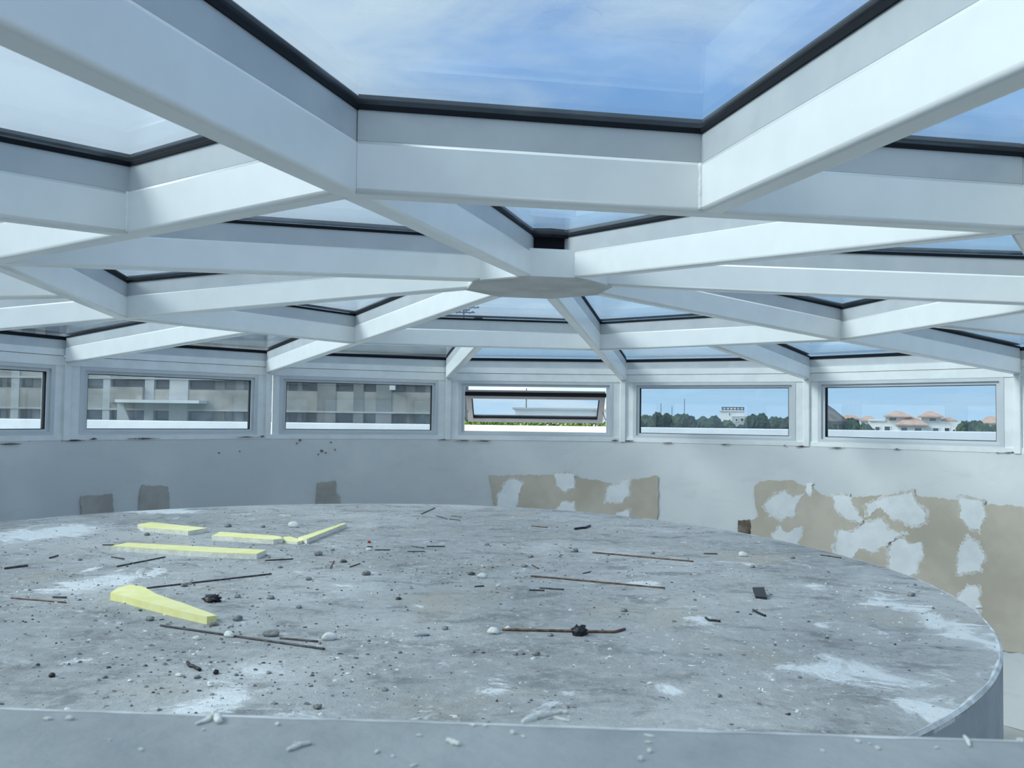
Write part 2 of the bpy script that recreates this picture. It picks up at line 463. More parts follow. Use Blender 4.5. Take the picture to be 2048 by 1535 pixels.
LSEG = 2 * AW * T11
def wall_sz(px, py):
    d_ = ray(px, py); best = None
    for k in range(-8, 8):
        n_ = pol(1, 22.5 * k); dn = d_.dot(n_)
        if dn <= 1e-6: continue
        tt = (AW - CAM.dot(n_)) / dn
        P = CAM + d_ * tt
        u = P.dot(Vector((n_.y, -n_.x, 0)))
        if abs(u) <= LSEG / 2 + 1e-4 and tt > 0: best = (k * LSEG + u, P.z)
    return best
def sz_pt(s_, z, off):
    k = math.floor(s_ / LSEG + .5); u = s_ - k * LSEG
    n_ = pol(1, 22.5 * k); return n_ * (AW - off) + Vector((n_.y, -n_.x, 0)) * u + Vector((0, 0, z))
def patch(name, sz, material, off, jit=.006, step=.014, flat=0):
    """thin irregular coat of board or filler lying on the wall facets"""
    pts = []
    n = len(sz)
    for i in range(n):
        a_, b_ = Vector(sz[i]), Vector(sz[(i + 1) % n])
        m_ = max(1, int((b_ - a_).length / step))
        nn = Vector((-(b_ - a_).y, (b_ - a_).x)).normalized() if (b_ - a_).length > 0 else Vector((0, 0))
        for j in range(m_):
            p = a_.lerp(b_, j / m_)
            w_ = noise.noise(Vector((p.x * 14, p.y * 14, 3.1))) * jit * 2.4 + random.uniform(-jit, jit)
            pts.append(p + nn * w_)
    bm = bmesh.new()
    vs = [bm.verts.new((p.x, p.y, 0)) for p in pts]
    bmesh.ops.triangle_fill(bm, use_beauty=True, edges=[bm.edges.new((vs[i], vs[(i + 1) % len(vs)])) for i in range(len(vs))])
    smin, smax = min(p.x for p in pts), max(p.x for p in pts)
    for k in range(-8, 9):
        c = (k + .5) * LSEG
        if smin < c < smax:
            bmesh.ops.bisect_plane(bm, geom=bm.verts[:] + bm.edges[:] + bm.faces[:], plane_co=(c, 0, 0), plane_no=(1, 0, 0))
    ext = bmesh.ops.extrude_face_region(bm, geom=bm.faces[:])
    top = {v for v in ext['geom'] if isinstance(v, bmesh.types.BMVert)}
    for v in bm.verts:
        v.co = sz_pt(v.co.x, v.co.y, off if v in top else -.001)
    bmesh.ops.recalc_face_normals(bm, faces=bm.faces)
    me = bpy.data.meshes.new(name); bm.to_mesh(me); bm.free()
    round_normals(me)
    return link(name, me, material, wall)
def smear(sz, k=1.16):
    c_ = sum((Vector(p) for p in sz), Vector((0, 0))) / len(sz)
    patch('filler_smear', [tuple(c_ + (Vector(p) - c_) * k) for p in sz], 'filler_thin', .0016, .009, .010)
def z1c(p): return (p[0] * .3418, 850 + p[1] * .3418)
def z2c(p): return (600 + p[0] * .3418, 850 + p[1] * .3418)
def z3c(p): return (1300 + p[0] * .3652, 850 + p[1] * .3652)
def wp(pts, conv): return [wall_sz(*conv(p)) for p in pts]
for q in ([(475, 415), (660, 400), (658, 640), (475, 650)], [(815, 420), (830, 350), (985, 360), (985, 600), (812, 610)],
          [(1855, 335), (1965, 325), (1968, 400), (1990, 420), (1990, 570), (1850, 570)]):
    patch('bare_patch', wp(q, z1c), 'grey_board', .0010, .004)
q4 = wp([(1105, 295), (1500, 290), (1600, 300), (1780, 330), (1850, 350), (1960, 318), (2090, 295), (2098, 400), (2090, 620), (1140, 620), (1130, 420)], z2c)
patch('bare_patch', q4, 'bare_board', .0010, .004)
for q in ([(1165, 400), (1215, 318), (1270, 318), (1305, 345), (1280, 400), (1265, 500), (1150, 500)], [(1490, 280), (1605, 285), (1598, 365), (1550, 390), (1505, 350)],
          [(1500, 490), (1530, 448), (1600, 455), (1610, 530), (1490, 530)], [(1790, 445), (1800, 370), (1860, 345), (1925, 320), (1925, 390), (1885, 450)], [(1850, 520), (1925, 490), (1925, 565), (1850, 560)]):
    smear(wp(q, z2c)); patch('filler_patch', wp(q, z2c), 'filler', .0022, .006, .010)
sr, zr_ = wall_sz(2012, 1300)
q5 = wp([(570, 345), (600, 300), (780, 305), (860, 335), (900, 345), (940, 380), (1000, 395), (1110, 395), (1300, 380), (1400, 375), (1560, 395), (1690, 415), (1720, 440), (1840, 435), (2048, 445)], z3c)
q5 += [(q5[-1][0] + 1.1, q5[-1][1] - .05), (q5[-1][0] + 1.1, zr_), (sr, zr_), (sr - .6, zr_ - .05), (q5[0][0] - .02, zr_ + .1)]
q5 += wp([(552, 520), (590, 500)], z3c)
patch('bare_patch', q5, 'bare_board', .0010, .005)
patch('dark_patch', wp([(483, 522), (548, 515), (552, 640), (485, 640)], z3c), 'dark_board', .0018, .003)
for q in ([(630, 440), (690, 375), (740, 362), (775, 390), (850, 375), (800, 430), (790, 490), (720, 515), (660, 490)],
          [(680, 600), (710, 550), (745, 590), (800, 555), (835, 550), (800, 690), (690, 680)],
          [(1000, 385), (1095, 385), (1110, 440), (1165, 520), (1150, 535), (1070, 505), (1010, 440)],
          [(1190, 440), (1280, 400), (1430, 365), (1460, 420), (1505, 480), (1510, 520), (1430, 550), (1320, 500), (1260, 450), (1200, 500)],
          [(1020, 650), (1040, 580), (1110, 580), (1180, 540), (1270, 510), (1300, 580), (1380, 595), (1290, 650), (1210, 700), (1150, 670), (1100, 740), (1030, 740)],
          [(1310, 700), (1330, 640), (1390, 615), (1420, 645), (1490, 640), (1480, 680), (1500, 710), (1470, 750), (1470, 790), (1400, 830), (1330, 820)],
          [(1700, 400), (1820, 415), (1840, 500), (1815, 520), (1810, 580), (1740, 550), (1700, 500)],
          [(1680, 740), (1700, 660), (1740, 615), (1790, 640), (1830, 720), (1810, 800), (1690, 810)],
          [(1690, 960), (1690, 940), (1740, 875), (1800, 890), (1800, 1060), (1760, 1060)], [(858, 318), (890, 320), (880, 372), (862, 372)]):
    smear(wp(q, z3c)); patch('filler_patch', wp(q, z3c), 'filler', .0022, .006, .010)

# dark gaps and scuffs along the top of the wall
for x0, x1, y, h_ in ((0, 45, 887, 4), (122, 172, 880, 4), (178, 196, 877, 4), (250, 322, 876.5, 2.5), (470, 520, 874, 2), (520, 529, 872, 4), (876, 900, 878.5, 2.5), (906, 940, 881, 3), (942, 985, 881.5, 2), (1222, 1238, 880, 3), (1246, 1268, 881, 3), (1325, 1345, 885, 2.5), (1440, 1462, 888, 2), (1566, 1572, 890, 3), (1590, 1618, 892, 2.5), (1655, 1690, 895, 2), (1785, 1802, 897.5, 3), (1990, 2040, 904, 2.5)):
    patch('caulk_gap', [wall_sz(*p) for p in ((x0, y + h_ * .3), ((x0 + x1) / 2, y - h_ * .5), (x1, y), ((x0 + x1) / 2, y + h_ * .6))], 'dark_board', .0012, .0015, .008)
for x, y, r_ in ((643, 901, 3.5), (652, 905, 2), (600, 880, 3), (594, 886, 2), (662, 884, 2), (637, 908, 2), (670, 899, 2), (480, 902, 1.5), (438, 905, 2)):
    patch('scuff', [wall_sz(x + r_ * cos(q) * random.uniform(.6, 1.4), y + r_ * .8 * sin(q) * random.uniform(.6, 1.4)) for q in (0, 1, 2, 3, 4, 5)], 'dark_board', .0012, .001, .008)

# ------------------------------------------------------------------ round concrete slab
ZS = -.45
SC = Vector((-.789, -.240, ZS)); SR = 2.177
outl = [(0, 1046), (164, 1028), (342, 1017), (632, 1007), (839, 1007), (986, 1010), (1181, 1024), (1311, 1040), (1479, 1065), (1629, 1102), (1811, 1148), (1917, 1199), (1957, 1233), (1996, 1288), (2007, 1323), (2012, 1356), (1994, 1367), (1917, 1426), (1848, 1460)]
samp = []
for p in outl:
    P = on_z(p[0], p[1], ZS); v = P - SC; samp.append((math.atan2(v.x, v.y), v.xy.length - SR))
def srad(th):
    num = 0.0; wsum = 0.6
    for a_, dr in samp:
        dd = (th - a_ + pi) % (2 * pi) - pi
        w_ = math.exp(-(dd / .28) ** 2); num += w_ * dr; wsum += w_ * 1.0
    return SR + num / wsum * 1.1
def sring(off, z, N=160):
    return [SC + Vector(((srad(2 * pi * i / N) + off) * sin(2 * pi * i / N), (srad(2 * pi * i / N) + off) * cos(2 * pi * i / N), z)) for i in range(N)]
DUST = [(0, 0, 0, 0, 0)]
def du(px, py, wx, wy, a): 
    P = on_z(px, py, ZS); L = on_z(px + wx, py, ZS); B = on_z(px, py - wy, ZS); return (P.x - SC.x, P.y - SC.y, (L - P).length, (B - P).length, a)
DUST = [du(210, 1160, 110, 34, 1.0), du(90, 1065, 130, 26, 1.0), du(330, 1021, 120, 8, .9), du(1720, 1345, 230, 45, .75), du(1925, 1260, 90, 70, .8), du(980, 1375, 80, 35, .7),
        du(1290, 1168, 55, 10, 1.1), du(1620, 1172, 50, 12, 1.0), du(450, 1400, 120, 40, .7), du(1760, 1200, 80, 25, .7), du(1340, 1380, 60, 18, 1.0), du(1880, 1420, 120, 50, .7), du(520, 1340, 120, 30, .55), du(1400, 1240, 60, 22, .6)]
mat('slab_concrete', rough=.9, spec=.15, fn=slab_fn)
slab = tag(empty('round_slab', SC), 'large round concrete slab top littered with debris in the middle of the drum', 'slab')
mb = MB()
vs = [v - SC for v in sring(-.012, ZS * 0 + 0)]
inn = MB()
rings = [[(v - SC) for v in sring(-.006, 0.0)], [(v - SC) - Vector((0, 0, .006)) for v in sring(-.0005, 0.0)], [(v - SC) - Vector((0, 0, .014)) for v in sring(0, 0.0)]]
top = MB().loft(rings).build('slab_top', 'slab_concrete', slab)
MB().loft([[(v - SC) - Vector((0, 0, .014)) for v in sring(-.0002, 0)], [(v - SC) - Vector((0, 0, WZ0 * -1 + ZS)) for v in sring(-.002, 0)]]).build('drum_side', 'drum_side', slab)

# ------------------------------------------------------------------ near concrete ledge
e0, e1 = on_z(0, 1410, -.09), on_z(2048, 1475, -.09)
rz = math.atan2(e1.y - e0.y, e1.x - e0.x)
ledge = MB().box((-.72, -.49, WZ0 + .09), (.72, 0, 0)).build('concrete_ledge', 'ledge_concrete', bevel=.006)
ledge.location = (e0 + e1) / 2; ledge.rotation_euler = (0, 0, rz)
tag(ledge, 'smooth grey concrete ledge scattered with white foam crumbs under the near window', 'ledge')
ZL = -.09
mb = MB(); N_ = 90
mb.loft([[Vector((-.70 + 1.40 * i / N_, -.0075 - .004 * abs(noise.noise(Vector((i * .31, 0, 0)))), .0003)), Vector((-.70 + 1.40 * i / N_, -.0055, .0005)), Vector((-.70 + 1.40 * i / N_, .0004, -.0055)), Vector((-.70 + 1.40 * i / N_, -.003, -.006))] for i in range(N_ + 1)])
mb.build('worn_edge_highlight', 'worn_concrete', ledge)  # chipped edge, with an edge highlight put into the strip's pale colour
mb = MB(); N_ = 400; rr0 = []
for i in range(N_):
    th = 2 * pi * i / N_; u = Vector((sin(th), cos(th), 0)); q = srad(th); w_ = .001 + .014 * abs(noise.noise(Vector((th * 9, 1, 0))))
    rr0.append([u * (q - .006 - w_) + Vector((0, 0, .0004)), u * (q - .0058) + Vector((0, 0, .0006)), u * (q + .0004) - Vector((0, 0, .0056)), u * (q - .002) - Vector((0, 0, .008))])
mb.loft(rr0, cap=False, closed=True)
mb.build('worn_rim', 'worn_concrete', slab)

# ------------------------------------------------------------------ yellow foam boards
def prism(outline, z0, z1):
    mb_ = MB()
    mb_.loft([[Vector((p.x, p.y, z0)) for p in outline], [Vector((p.x, p.y, z1)) for p in outline]])
    return mb_
def foam(pxs, label, th=.02, side='foam_core'):
    P = [on_z(x, y, ZS + th) for x, y in pxs]
    c = sum(P, Vector()) / len(P); c.z = ZS
    # roughen outline a little
    out = []
    for i in range(len(P)):
        a_, b_ = P[i] - c, P[(i + 1) % len(P)] - c
        m_ = max(1, int((b_ - a_).length / .03))
        for j in range(m_):
            p = a_.lerp(b_, j / m_); out.append(Vector((p.x + random.uniform(-.0015, .0015), p.y + random.uniform(-.0015, .0015), 0)))
    e = tag(empty('foam_board', c), label, 'foam board')
    prism(out, .0, th - .002).build('core', side, e)
    prism(out, th - .002, th).build('facing', 'foam_yellow', e)
    return e
foam([z1c(p) for p in [(805, 578), (885, 566), (1215, 600), (1100, 618), (840, 597)]], 'short yellow-faced foam board offcut with a cut-off corner')
foam([z1c(p) for p in [(650, 705), (745, 686), (1560, 728), (1500, 752), (1240, 742)]], 'longest yellow foam strip lying flat on the slab')
foam([z1c(p) for p in [(1240, 645), (1290, 622), (1600, 644), (1640, 650), (1655, 662), (1600, 668)]], 'yellow foam strip with a broken end beside the angled sliver')
foam([z1c(p) for p in [(1745, 656), (2008, 571), (2028, 573), (1795, 665)]], 'narrow sliver of yellow foam board lying at an angle')
foam([z1c(p) for p in [(1658, 652), (1700, 650), (1742, 663), (1786, 668), (1740, 682), (1664, 672)]], 'small broken crumb of yellow foam board between two strips', th=.012)
foam([(x * .3418, 1130 + y * .3418) for x, y in [(648, 160), (690, 128), (760, 112), (830, 122), (925, 170), (1130, 240), (1270, 293), (1212, 300), (1040, 262), (850, 212)]],
     'tapering yellow foam board, yellow on top and edge, next to black wad', th=.02, side='foam_yellow')

LAND = [((345, 1053), 'the short yellow offcut'), ((380, 1100), 'the longest yellow strip'), ((490, 1070), 'the broken-ended yellow strip'), ((640, 1065), 'the angled yellow sliver'), ((320, 1210), 'the tapering yellow board'), ((424, 1203), 'the black wad by the yellow board'),
        ((485, 1272), 'the longest dark rod'), ((610, 1290), 'the end of the longest dark rod'), ((100, 1200), 'the thin rusty wire'), ((440, 1158), 'the dark ribbed rod'), ((738, 1085), 'the tiny red plastic bit'), ((1164, 1055), 'the twisted black strip'), ((1285, 1113), 'the far rusty rod'),
        ((1195, 1162), 'the rusty rod crossing white dust'), ((1095, 1178), 'the two black rod stubs'), ((1159, 1268), 'the black wad on the bent rod'), ((1050, 1260), 'the straight part of the bent rusty rod'), ((1000, 1265), 'the tail of the bent rusty rod'), ((1519, 1185), 'the flat black shard'), ((1425, 1238), 'the bent black wire scrap'),
        ((104, 1352), 'the round black stopper'), ((380, 1330), 'the hooked black scrap'), ((432, 1347), 'the knobbly black plug'), ((846, 1270), 'the blue-grey sliver'), ((1950, 1260), 'the worn slab rim'), ((1660, 1110), 'the slab rim below the patched wall'), ((885, 1035), 'the far rim and its wire bits'), ((960, 1152), 'the curled off-white lump'), ((1700, 1350), 'the broad white dust smear'), ((790, 1400), 'the near ledge')]
LAND2 = [((390, 1445), 'the thin curled shred'), ((600, 1495), 'the wavy foam shred'), ((906, 1487), 'the straight foam sliver'), ((1080, 1440), 'the largest foam shred'), ((1935, 1484), 'the curved foam sliver'), ((118, 1439), 'the ledge edge below the round stopper'), ((1290, 1500), 'the bare middle of the ledge'), ((1735, 1492), 'the ledge edge below the white dust smear')]
def near(px, py, land):
    return min(land, key=lambda q: ((q[0][0] - px) / 1.0) ** 2 + ((q[0][1] - py) * 2.2) ** 2)[1]
def sized(s_): return 'tiny' if s_ < 9 else 'small' if s_ < 14 else 'larger'
# ------------------------------------------------------------------ rods and wires
def z4c(p): return (p[0] * .3418, 1130 + p[1] * .3418)
def z5c(p): return (650 + p[0] * .3418, 1130 + p[1] * .3418)
def z6c(p): return (1300 + p[0] * .3652, 1130 + p[1] * .3652)
def rod(pxs, material, r, label, group=None, ribs=False, lift=0.0):
    r *= .62
    P = [on_z(x, y, ZS + r + lift) for x, y in pxs]
    pts = []
    for i in range(len(P) - 1):
        n = max(2, int((P[i + 1] - P[i]).length / .02))
        for j in range(n): pts.append(P[i].lerp(P[i + 1], j / n))
    pts.append(P[-1])
    c = (pts[0] + pts[-1]) / 2; c.z = ZS
    pts = [p - c + Vector((0, 0, noise.noise(p * 9) * r * .2)) for p in pts]
    rr = [r * (1 + (.12 if ribs and i % 2 else 0)) for i in range(len(pts))]
    o = MB().tube(pts, rr, 7).build('steel_rod' if len(pxs) <= 3 else 'wire', material, None, True); o.location = c
    return tag(o, label, 'rod', group)
rod([(294, 1175), (543, 1147)], 'rod_dark', .0042, 'long dark ribbed rod running up to the tapering yellow board', ribs=True)
rod([(234, 1132), (330, 1113)], 'rod_dark', .0042, 'dark ribbed rod angled below the longest yellow strip', ribs=True)
rod([(530, 1120), (586, 1117)], 'rod_dark', .004, 'short dark rod at the end of the longest yellow strip')
rod([(22, 1195), (132, 1204)], 'rod_rust', .0035, 'thin rusty wire in the dusty white area of the slab')
rod([(106, 1193), (133, 1194)], 'rod_dark', .005, 'short dark rod stub beside the thin rusty wire')
rod([(9, 1136), (55, 1130)], 'rod_dark', .006, 'stubby dark rod lying near white dust at slab edge')
rod([(99, 1115), (116, 1110)], 'rod_dark', .005, 'tiny dark rod stub near brown stained dust')
rod([(205, 1089), (228, 1089)], 'rod_dark', .004, 'tiny dark rod end beside the pointed tip of longest yellow strip')
rod([(321, 1250), (649, 1297)], 'rod_dark', .0042, 'longest dark steel rod below the tapering yellow board', ribs=True)
rod([(560, 1275), (636, 1282)], 'rod_dark', .004, 'dark rod parallel to the longest rod, by white lump')
rod([(1185, 1104), (1387, 1122)], 'rod_rust', .0045, 'long thin rusty rod lying far back on the slab')
rod([(1061, 1151), (1330, 1175)], 'rod_rust', .0045, 'long rusty rod crossing a white dust mark')
rod([(1004, 1258), (1228, 1263), (1250, 1257)], 'rod_rust', .0055, 'rusty rod with a bent tip behind black crumpled wad')
rod([(1058, 1179), (1089, 1180)], 'rod_dark', .004, 'short black rod stub below the long rusty rod', 'rod stubs')
rod([(1079, 1175), (1128, 1178)], 'rod_dark', .004, 'short black rod stub below the long rusty rod', 'rod stubs')
for q in ([(750, 1099), (780, 1099)], [(853, 1092), (890, 1092)], [(815, 1102), (850, 1102)], [(843, 1027), (870, 1015)], [(873, 1031), (894, 1037)], [(899, 1037), (920, 1040)], [(904, 1031), (923, 1034)], [(661, 1135), (668, 1121)],
          [(1166, 1146), (1183, 1142)], [(1407, 1106), (1435, 1107)], [(1641, 1109), (1683, 1115)], [(824, 1092), (848, 1095)], [(700, 1133), (720, 1126)], [(735, 1092), (745, 1093)], [(1063, 1051), (1095, 1054)], [(223, 1113), (248, 1117)], [(1064, 1129), (1077, 1136)], [(950, 1172), (968, 1171)]):
    m_ = random.choice(['rod_dark', 'rod_dark', 'rod_rust'])
    rod(q, m_, random.uniform(.003, .0045), ('rusty' if m_ == 'rod_rust' else 'dark') + ' steel wire offcut near ' + near(q[0][0], q[0][1], LAND), 'wire offcuts on the slab')
rod([z3c(p) for p in [(305, 1052), (325, 1066), (360, 1068), (385, 1072)]], 'plastic_black', .005, 'bent black wire scrap below the flat black shard')
rod([z3c(p) for p in [(565, 1010), (590, 1024), (615, 1036), (632, 1042)]], 'plastic_black', .005, 'black wire scrap with thick ends under the flat black shard')
rod([z2c(p) for p in [(1608, 605), (1640, 600), (1670, 598), (1698, 586)]], 'plastic_black', .009, 'twisted black strip near the far rim of the slab')
rod([z4c(p) for p in [(1098, 565), (1110, 585), (1135, 590), (1170, 610)]], 'plastic_black', .006, 'small hooked black scrap near the front of the slab')

# ------------------------------------------------------------------ lumps
def lump_mesh(name, seed, sx, sy, sz, rough=.35, sub=2, freq=2.2, sharp=False):
    bm = bmesh.new(); bmesh.ops.create_icosphere(bm, subdivisions=sub, radius=1)
    off = Vector((seed * 3.7, seed * 1.3, seed * 7.1))
    for v in bm.verts:
        k = 1 + rough * (noise.noise(v.co * freq + off) + .5 * noise.noise(v.co * freq * 2.3 + off))
        v.co = Vector((v.co.x * k * sx, v.co.y * k * sy, v.co.z * k * sz))
    zmin = min(v.co.z for v in bm.verts)
    for v in bm.verts:
        v.co.z = max(v.co.z, zmin * .55)
    zmin = min(v.co.z for v in bm.verts)
    for v in bm.verts: v.co.z -= zmin
    me = bpy.data.meshes.new(name); bm.to_mesh(me); bm.free()
    for p in me.polygons: p.use_smooth = not sharp
    return me
def lump(name, px, py, wpx, material, label, cat, group=None, hr=.6, z=None, seed=None, rot=None, rough=.35, asp=1.0, sub=2, freq=2.2):
    z = ZS if z is None else z
    P = on_z(px, py, z); dep = (P - CAM).dot(F_)
    wd = wpx * dep / FPX
    me = lump_mesh(name, seed if seed is not None else random.random() * 50, wd / 2, wd / 2 * asp, wd / 2 * hr, rough, sub, freq)
    o = link(name, me, material); o.location = P; o.rotation_euler = (0, 0, random.uniform(0, 6.28) if rot is None else rot)
    return tag(o, label, cat, group)

chips = [(637, 1110, 18), (617, 1159, 13), (475, 1240, 20), (475, 1194, 13), (542, 1197, 15), (598, 1215, 12), (427, 1250, 17), (974, 1090, 10), (1149, 1103, 16), (1061, 1114, 12), (1048, 1133, 13), (665, 1100, 8), (732, 1149, 18), (1822, 1191, 15),
         (1585, 1116, 10), (1305, 1107, 10), (1101, 1271, 12), (1173, 1282, 8), (1031, 1309, 10), (1072, 1309, 17), (1046, 1308, 9), (946, 1304, 10), (1248, 1222, 15), (456, 1053, 14), (526, 1054, 9), (369, 1172, 15), (294, 1070, 12), (380, 1168, 8), (395, 1355, 12), (635, 1416, 18),
         (890, 1258, 14), (800, 1305, 9), (1062, 1440 - 40, 7), (1505, 1134, 10), (1600, 1355, 8), (1830, 1170, 7), (560, 1135, 9), (210, 1355, 10), (1700, 1280, 8), (1120, 1113, 7), (985, 1135, 7), (1390, 1200, 7), (1550, 1290, 7), (1440, 1310, 7), (160, 1120, 9), (300, 1240, 17), (770, 1380, 12)]
for i, (x, y, s_) in enumerate(chips):
    lump('concrete_chip', x, y, s_, 'stone_grey', sized(s_) + ' grey concrete chip near ' + near(x, y, LAND), 'stone', 'concrete chips on the slab')
for x, y, s_ in [(943, 1149, 15), (687, 1124, 14), (797, 1198, 13), (393, 1356, 10), (340, 1204, 8), (281, 1221, 8), (660, 1208, 6), (862, 1083, 5), (1657, 1194 - 50, 5), (1617, 1243, 6)]:
    lump('dark_chip', x, y, s_, 'stone_dark', sized(s_) + ' blackish chip near ' + near(x, y, LAND), 'stone', 'dark chips on the slab', hr=.5)
for x, y, s_, a_ in [(964, 1155, 20, .6), (987, 1266, 26, .8), (1016, 1258, 14, .8), (658, 1279, 32, .5), (458, 1273, 24, .6), (393, 1279, 18, .5), (996, 1172, 9, 1), (738, 1100, 12, .9), (588, 1054, 25, .5), (1486, 1112, 20, .7), (358, 1352, 16, .6), (420, 1372, 10, 1), (260, 1362, 10, 1), (1300, 1368, 12, .7), (1958, 1217, 15, .6)]:
    lump('foam_crumb', x, y, s_, 'crumb_white', sized(s_ * .8) + ' off-white lump near ' + near(x, y, LAND), 'lump', 'off-white lumps on the slab', hr=.6, asp=a_, rot=random.uniform(-.4, .4))
lump('plaster_lump', 543, 1271, 34, 'stone_grey', 'flattish grey plaster lump lying on the longest dark rod', 'lump', hr=.45, asp=.6, rot=.1)
lump('slate_chip', 846, 1271, 30, 'slate_chip', 'flat blue-grey sliver lying on the slab', 'chip', hr=.2, asp=.35, rot=.25, rough=.2)
lump('red_cap', 738, 1085, 7, 'red_plastic', 'tiny red plastic bit among grey debris', 'plastic bit', hr=.9)
lump('plastic_stopper', 104, 1353, 13, 'plastic_black', 'round black plastic cap near the front of the slab', 'cap', hr=.9, rough=.08)
lump('black_lump', 432, 1347, 15, 'plastic_black', 'black knobbly plug near the front of the slab', 'plug', hr=.8, asp=.7, rough=.4)
lump('black_wad', 424, 1203, 34, 'plastic_black', 'crumpled black plastic wad next to the tapering yellow board', 'plastic wad', hr=.45, asp=.6, rough=.75, sub=3, freq=3.2, rot=-.1)
lump('black_wad', 1159, 1269, 30, 'plastic_black', 'crumpled black plastic wad lying against the bent rusty rod', 'plastic wad', hr=.75, asp=.8, rough=.7, sub=3, freq=3.4)
# flat black shard, leaning
P = [on_z(x, y, ZS + .012) for x, y in [(1505, 1179), (1528, 1181), (1534, 1191), (1511, 1188)]]
c = sum(P, Vector()) / 4; c.z = ZS
o = MB().loft([[Vector((p.x - c.x, p.y - c.y, h_)) for p, h_ in zip(P, (.014, .018, .002, .0))], [Vector((p.x - c.x, p.y - c.y, h_ + .006)) for p, h_ in zip(P, (.014, .018, .002, .0))]]).build('black_shard', 'plastic_black')
o.location = c; tag(o, 'flat square black shard lying on the clean side of slab', 'shard')

# crumbs on the near ledge
def crumb(pts, wpx, label, group=None):
    P = [on_z(x, y, ZL) for x, y in pts]
    dep = (P[0] - CAM).dot(F_); r = wpx * dep / FPX / 2
    n = 10; Q = []
    for i in range(n + 1):
        f = i / n * (len(P) - 1); k = min(int(f), len(P) - 2)
        Q.append(P[k].lerp(P[k + 1], f - k))
    c_ = sum(Q, Vector()) / len(Q); c_.z = ZL
    rr = [max(.25, sin(pi * (i + .8) / (n + 1.6)) ** .35) * r * random.uniform(.75, 1.15) for i in range(n + 1)]
    Q = [q - c_ + Vector((random.uniform(-.15, .15) * r, random.uniform(-.15, .15) * r, r * .8)) for q in Q]
    o = MB().tube(Q, rr, 8).build('foam_crumb', 'crumb_white', None, True); o.location = c_
    return tag(o, label, 'foam crumb', group)
crumb([(391, 1450), (412, 1444), (424, 1434), (434, 1421)], 9, 'thin curled white foam shred on the ledge beside a rounder bead')
crumb([(433, 1434), (438, 1448)], 15, 'rounded white foam bead touching a curled shred on the ledge')
crumb([(576, 1503), (598, 1493), (624, 1488)], 11, 'wavy white foam shred lying alone on the ledge')
crumb([(1046, 1449), (1070, 1439), (1102, 1433)], 17, 'largest white foam shred at the edge of ledge')
crumb([(1100, 1432), (1120, 1427), (1137, 1428)], 11, 'white foam shred with forked end by the largest shred')
crumb([(1104, 1434), (1122, 1440), (1140, 1444)], 7, 'thin lower prong of foam beside the largest shred')
crumb([(895, 1482), (906, 1487), (918, 1492)], 11, 'straight white foam sliver in the middle of the ledge')
crumb([(1928, 1474), (1934, 1482), (1939, 1494)], 9, 'curved white foam sliver at the ledge edge below the wall')
small = [(96, 1439, 20, 7), (140, 1439, 14, 10), (282, 1500, 10, 6), (854, 1439, 8, 7), (944, 1451, 12, 7), (838, 1471, 12, 5), (1026, 1467, 11, 9), (754, 1505, 12, 7), (828, 1532, 16, 6), (1298, 1472, 22, 5), (1296, 1485, 14, 5), (1299, 1504, 8, 10), (1281, 1520, 9, 11), (1716, 1484, 12, 7), (1755, 1498, 9, 8), (2040, 1482, 14, 8), (1645, 1502, 10, 5), (1874, 1496, 9, 5), (555, 1450, 6, 8), (970, 1452, 7, 5), (1046, 1473, 9, 4), (785, 1513, 7, 5), (1740, 1488, 6, 4), (407, 1460, 6, 5), (590, 1485, 5, 4), (220, 1480, 6, 4)]
for x, y, w_, h_ in small:
    a_ = random.uniform(-.6, .6)
    crumb([(x - w_ / 2 * cos(a_), y - w_ / 3 * sin(a_)), (x + w_ / 2 * cos(a_), y + w_ / 3 * sin(a_))], h_, ('tiny' if w_ < 9 else 'small') + ' white foam crumb near ' + near(x, y, LAND2), 'small foam crumbs on the ledge')

# fine grit on the slab: uncountable
gbm = bmesh.new()
def grit(n, slot, smin, smax, clusters, seed):
    rnd = random.Random(seed); bm = gbm
    for _ in range(n):
        while True:
            if rnd.random() < .65:
                cx_, cy_, sg = rnd.choice(clusters); P = on_z(cx_, cy_, ZS); x = P.x + rnd.gauss(0, sg); y = P.y + rnd.gauss(0, sg)
            else:
                a_ = rnd.uniform(0, 2 * pi); q = sqrt(rnd.random()) * SR; x = SC.x + q * sin(a_); y = SC.y + q * cos(a_)
            if math.hypot(x - SC.x, y - SC.y) < SR - .12: break
        s_ = smin + (smax - smin) * rnd.random() ** 4
        a_ = rnd.uniform(0, 6.28); st_ = rnd.uniform(.5, 1.8); k = rnd.choice((3, 4, 5))
        b_ = []; t_ = []
        for i in range(k):
            r_ = s_ * rnd.uniform(.65, 1.2); f = a_ + i * 2 * pi / k
            dx, dy = r_ * st_ * cos(f), r_ * sin(f)
            b_.append(bm.verts.new((x - SC.x + dx, y - SC.y + dy, -.0005))); t_.append(bm.verts.new((x - SC.x + dx * .6, y - SC.y + dy * .6, s_ * rnd.uniform(.3, .8))))
        fs = [bm.faces.new(t_)] + [bm.faces.new((b_[i], b_[(i + 1) % k], t_[(i + 1) % k], t_[i])) for i in range(k)]
        for f in fs: f.material_index = slot
CL = [(200, 1160, .28), (420, 1200, .25), (560, 1110, .3), (700, 1120, .35), (380, 1300, .2), (300, 1080, .3), (900, 1150, .35), (1100, 1120, .35), (600, 1300, .2), (130, 1230, .25), (450, 1380, .15), (1250, 1160, .3)]
grit(2600, 0, .0008, .0055, CL, 3)
grit(2200, 1, .0008, .0065, CL, 4)
CL2 = [(210, 1165, .2), (1900, 1260, .2), (1800, 1200, .25), (1000, 1180, .5), (1400, 1300, .4), (600, 1320, .3), (1700, 1350, .3)]
grit(1800, 2, .0008, .0055, CL2, 5)
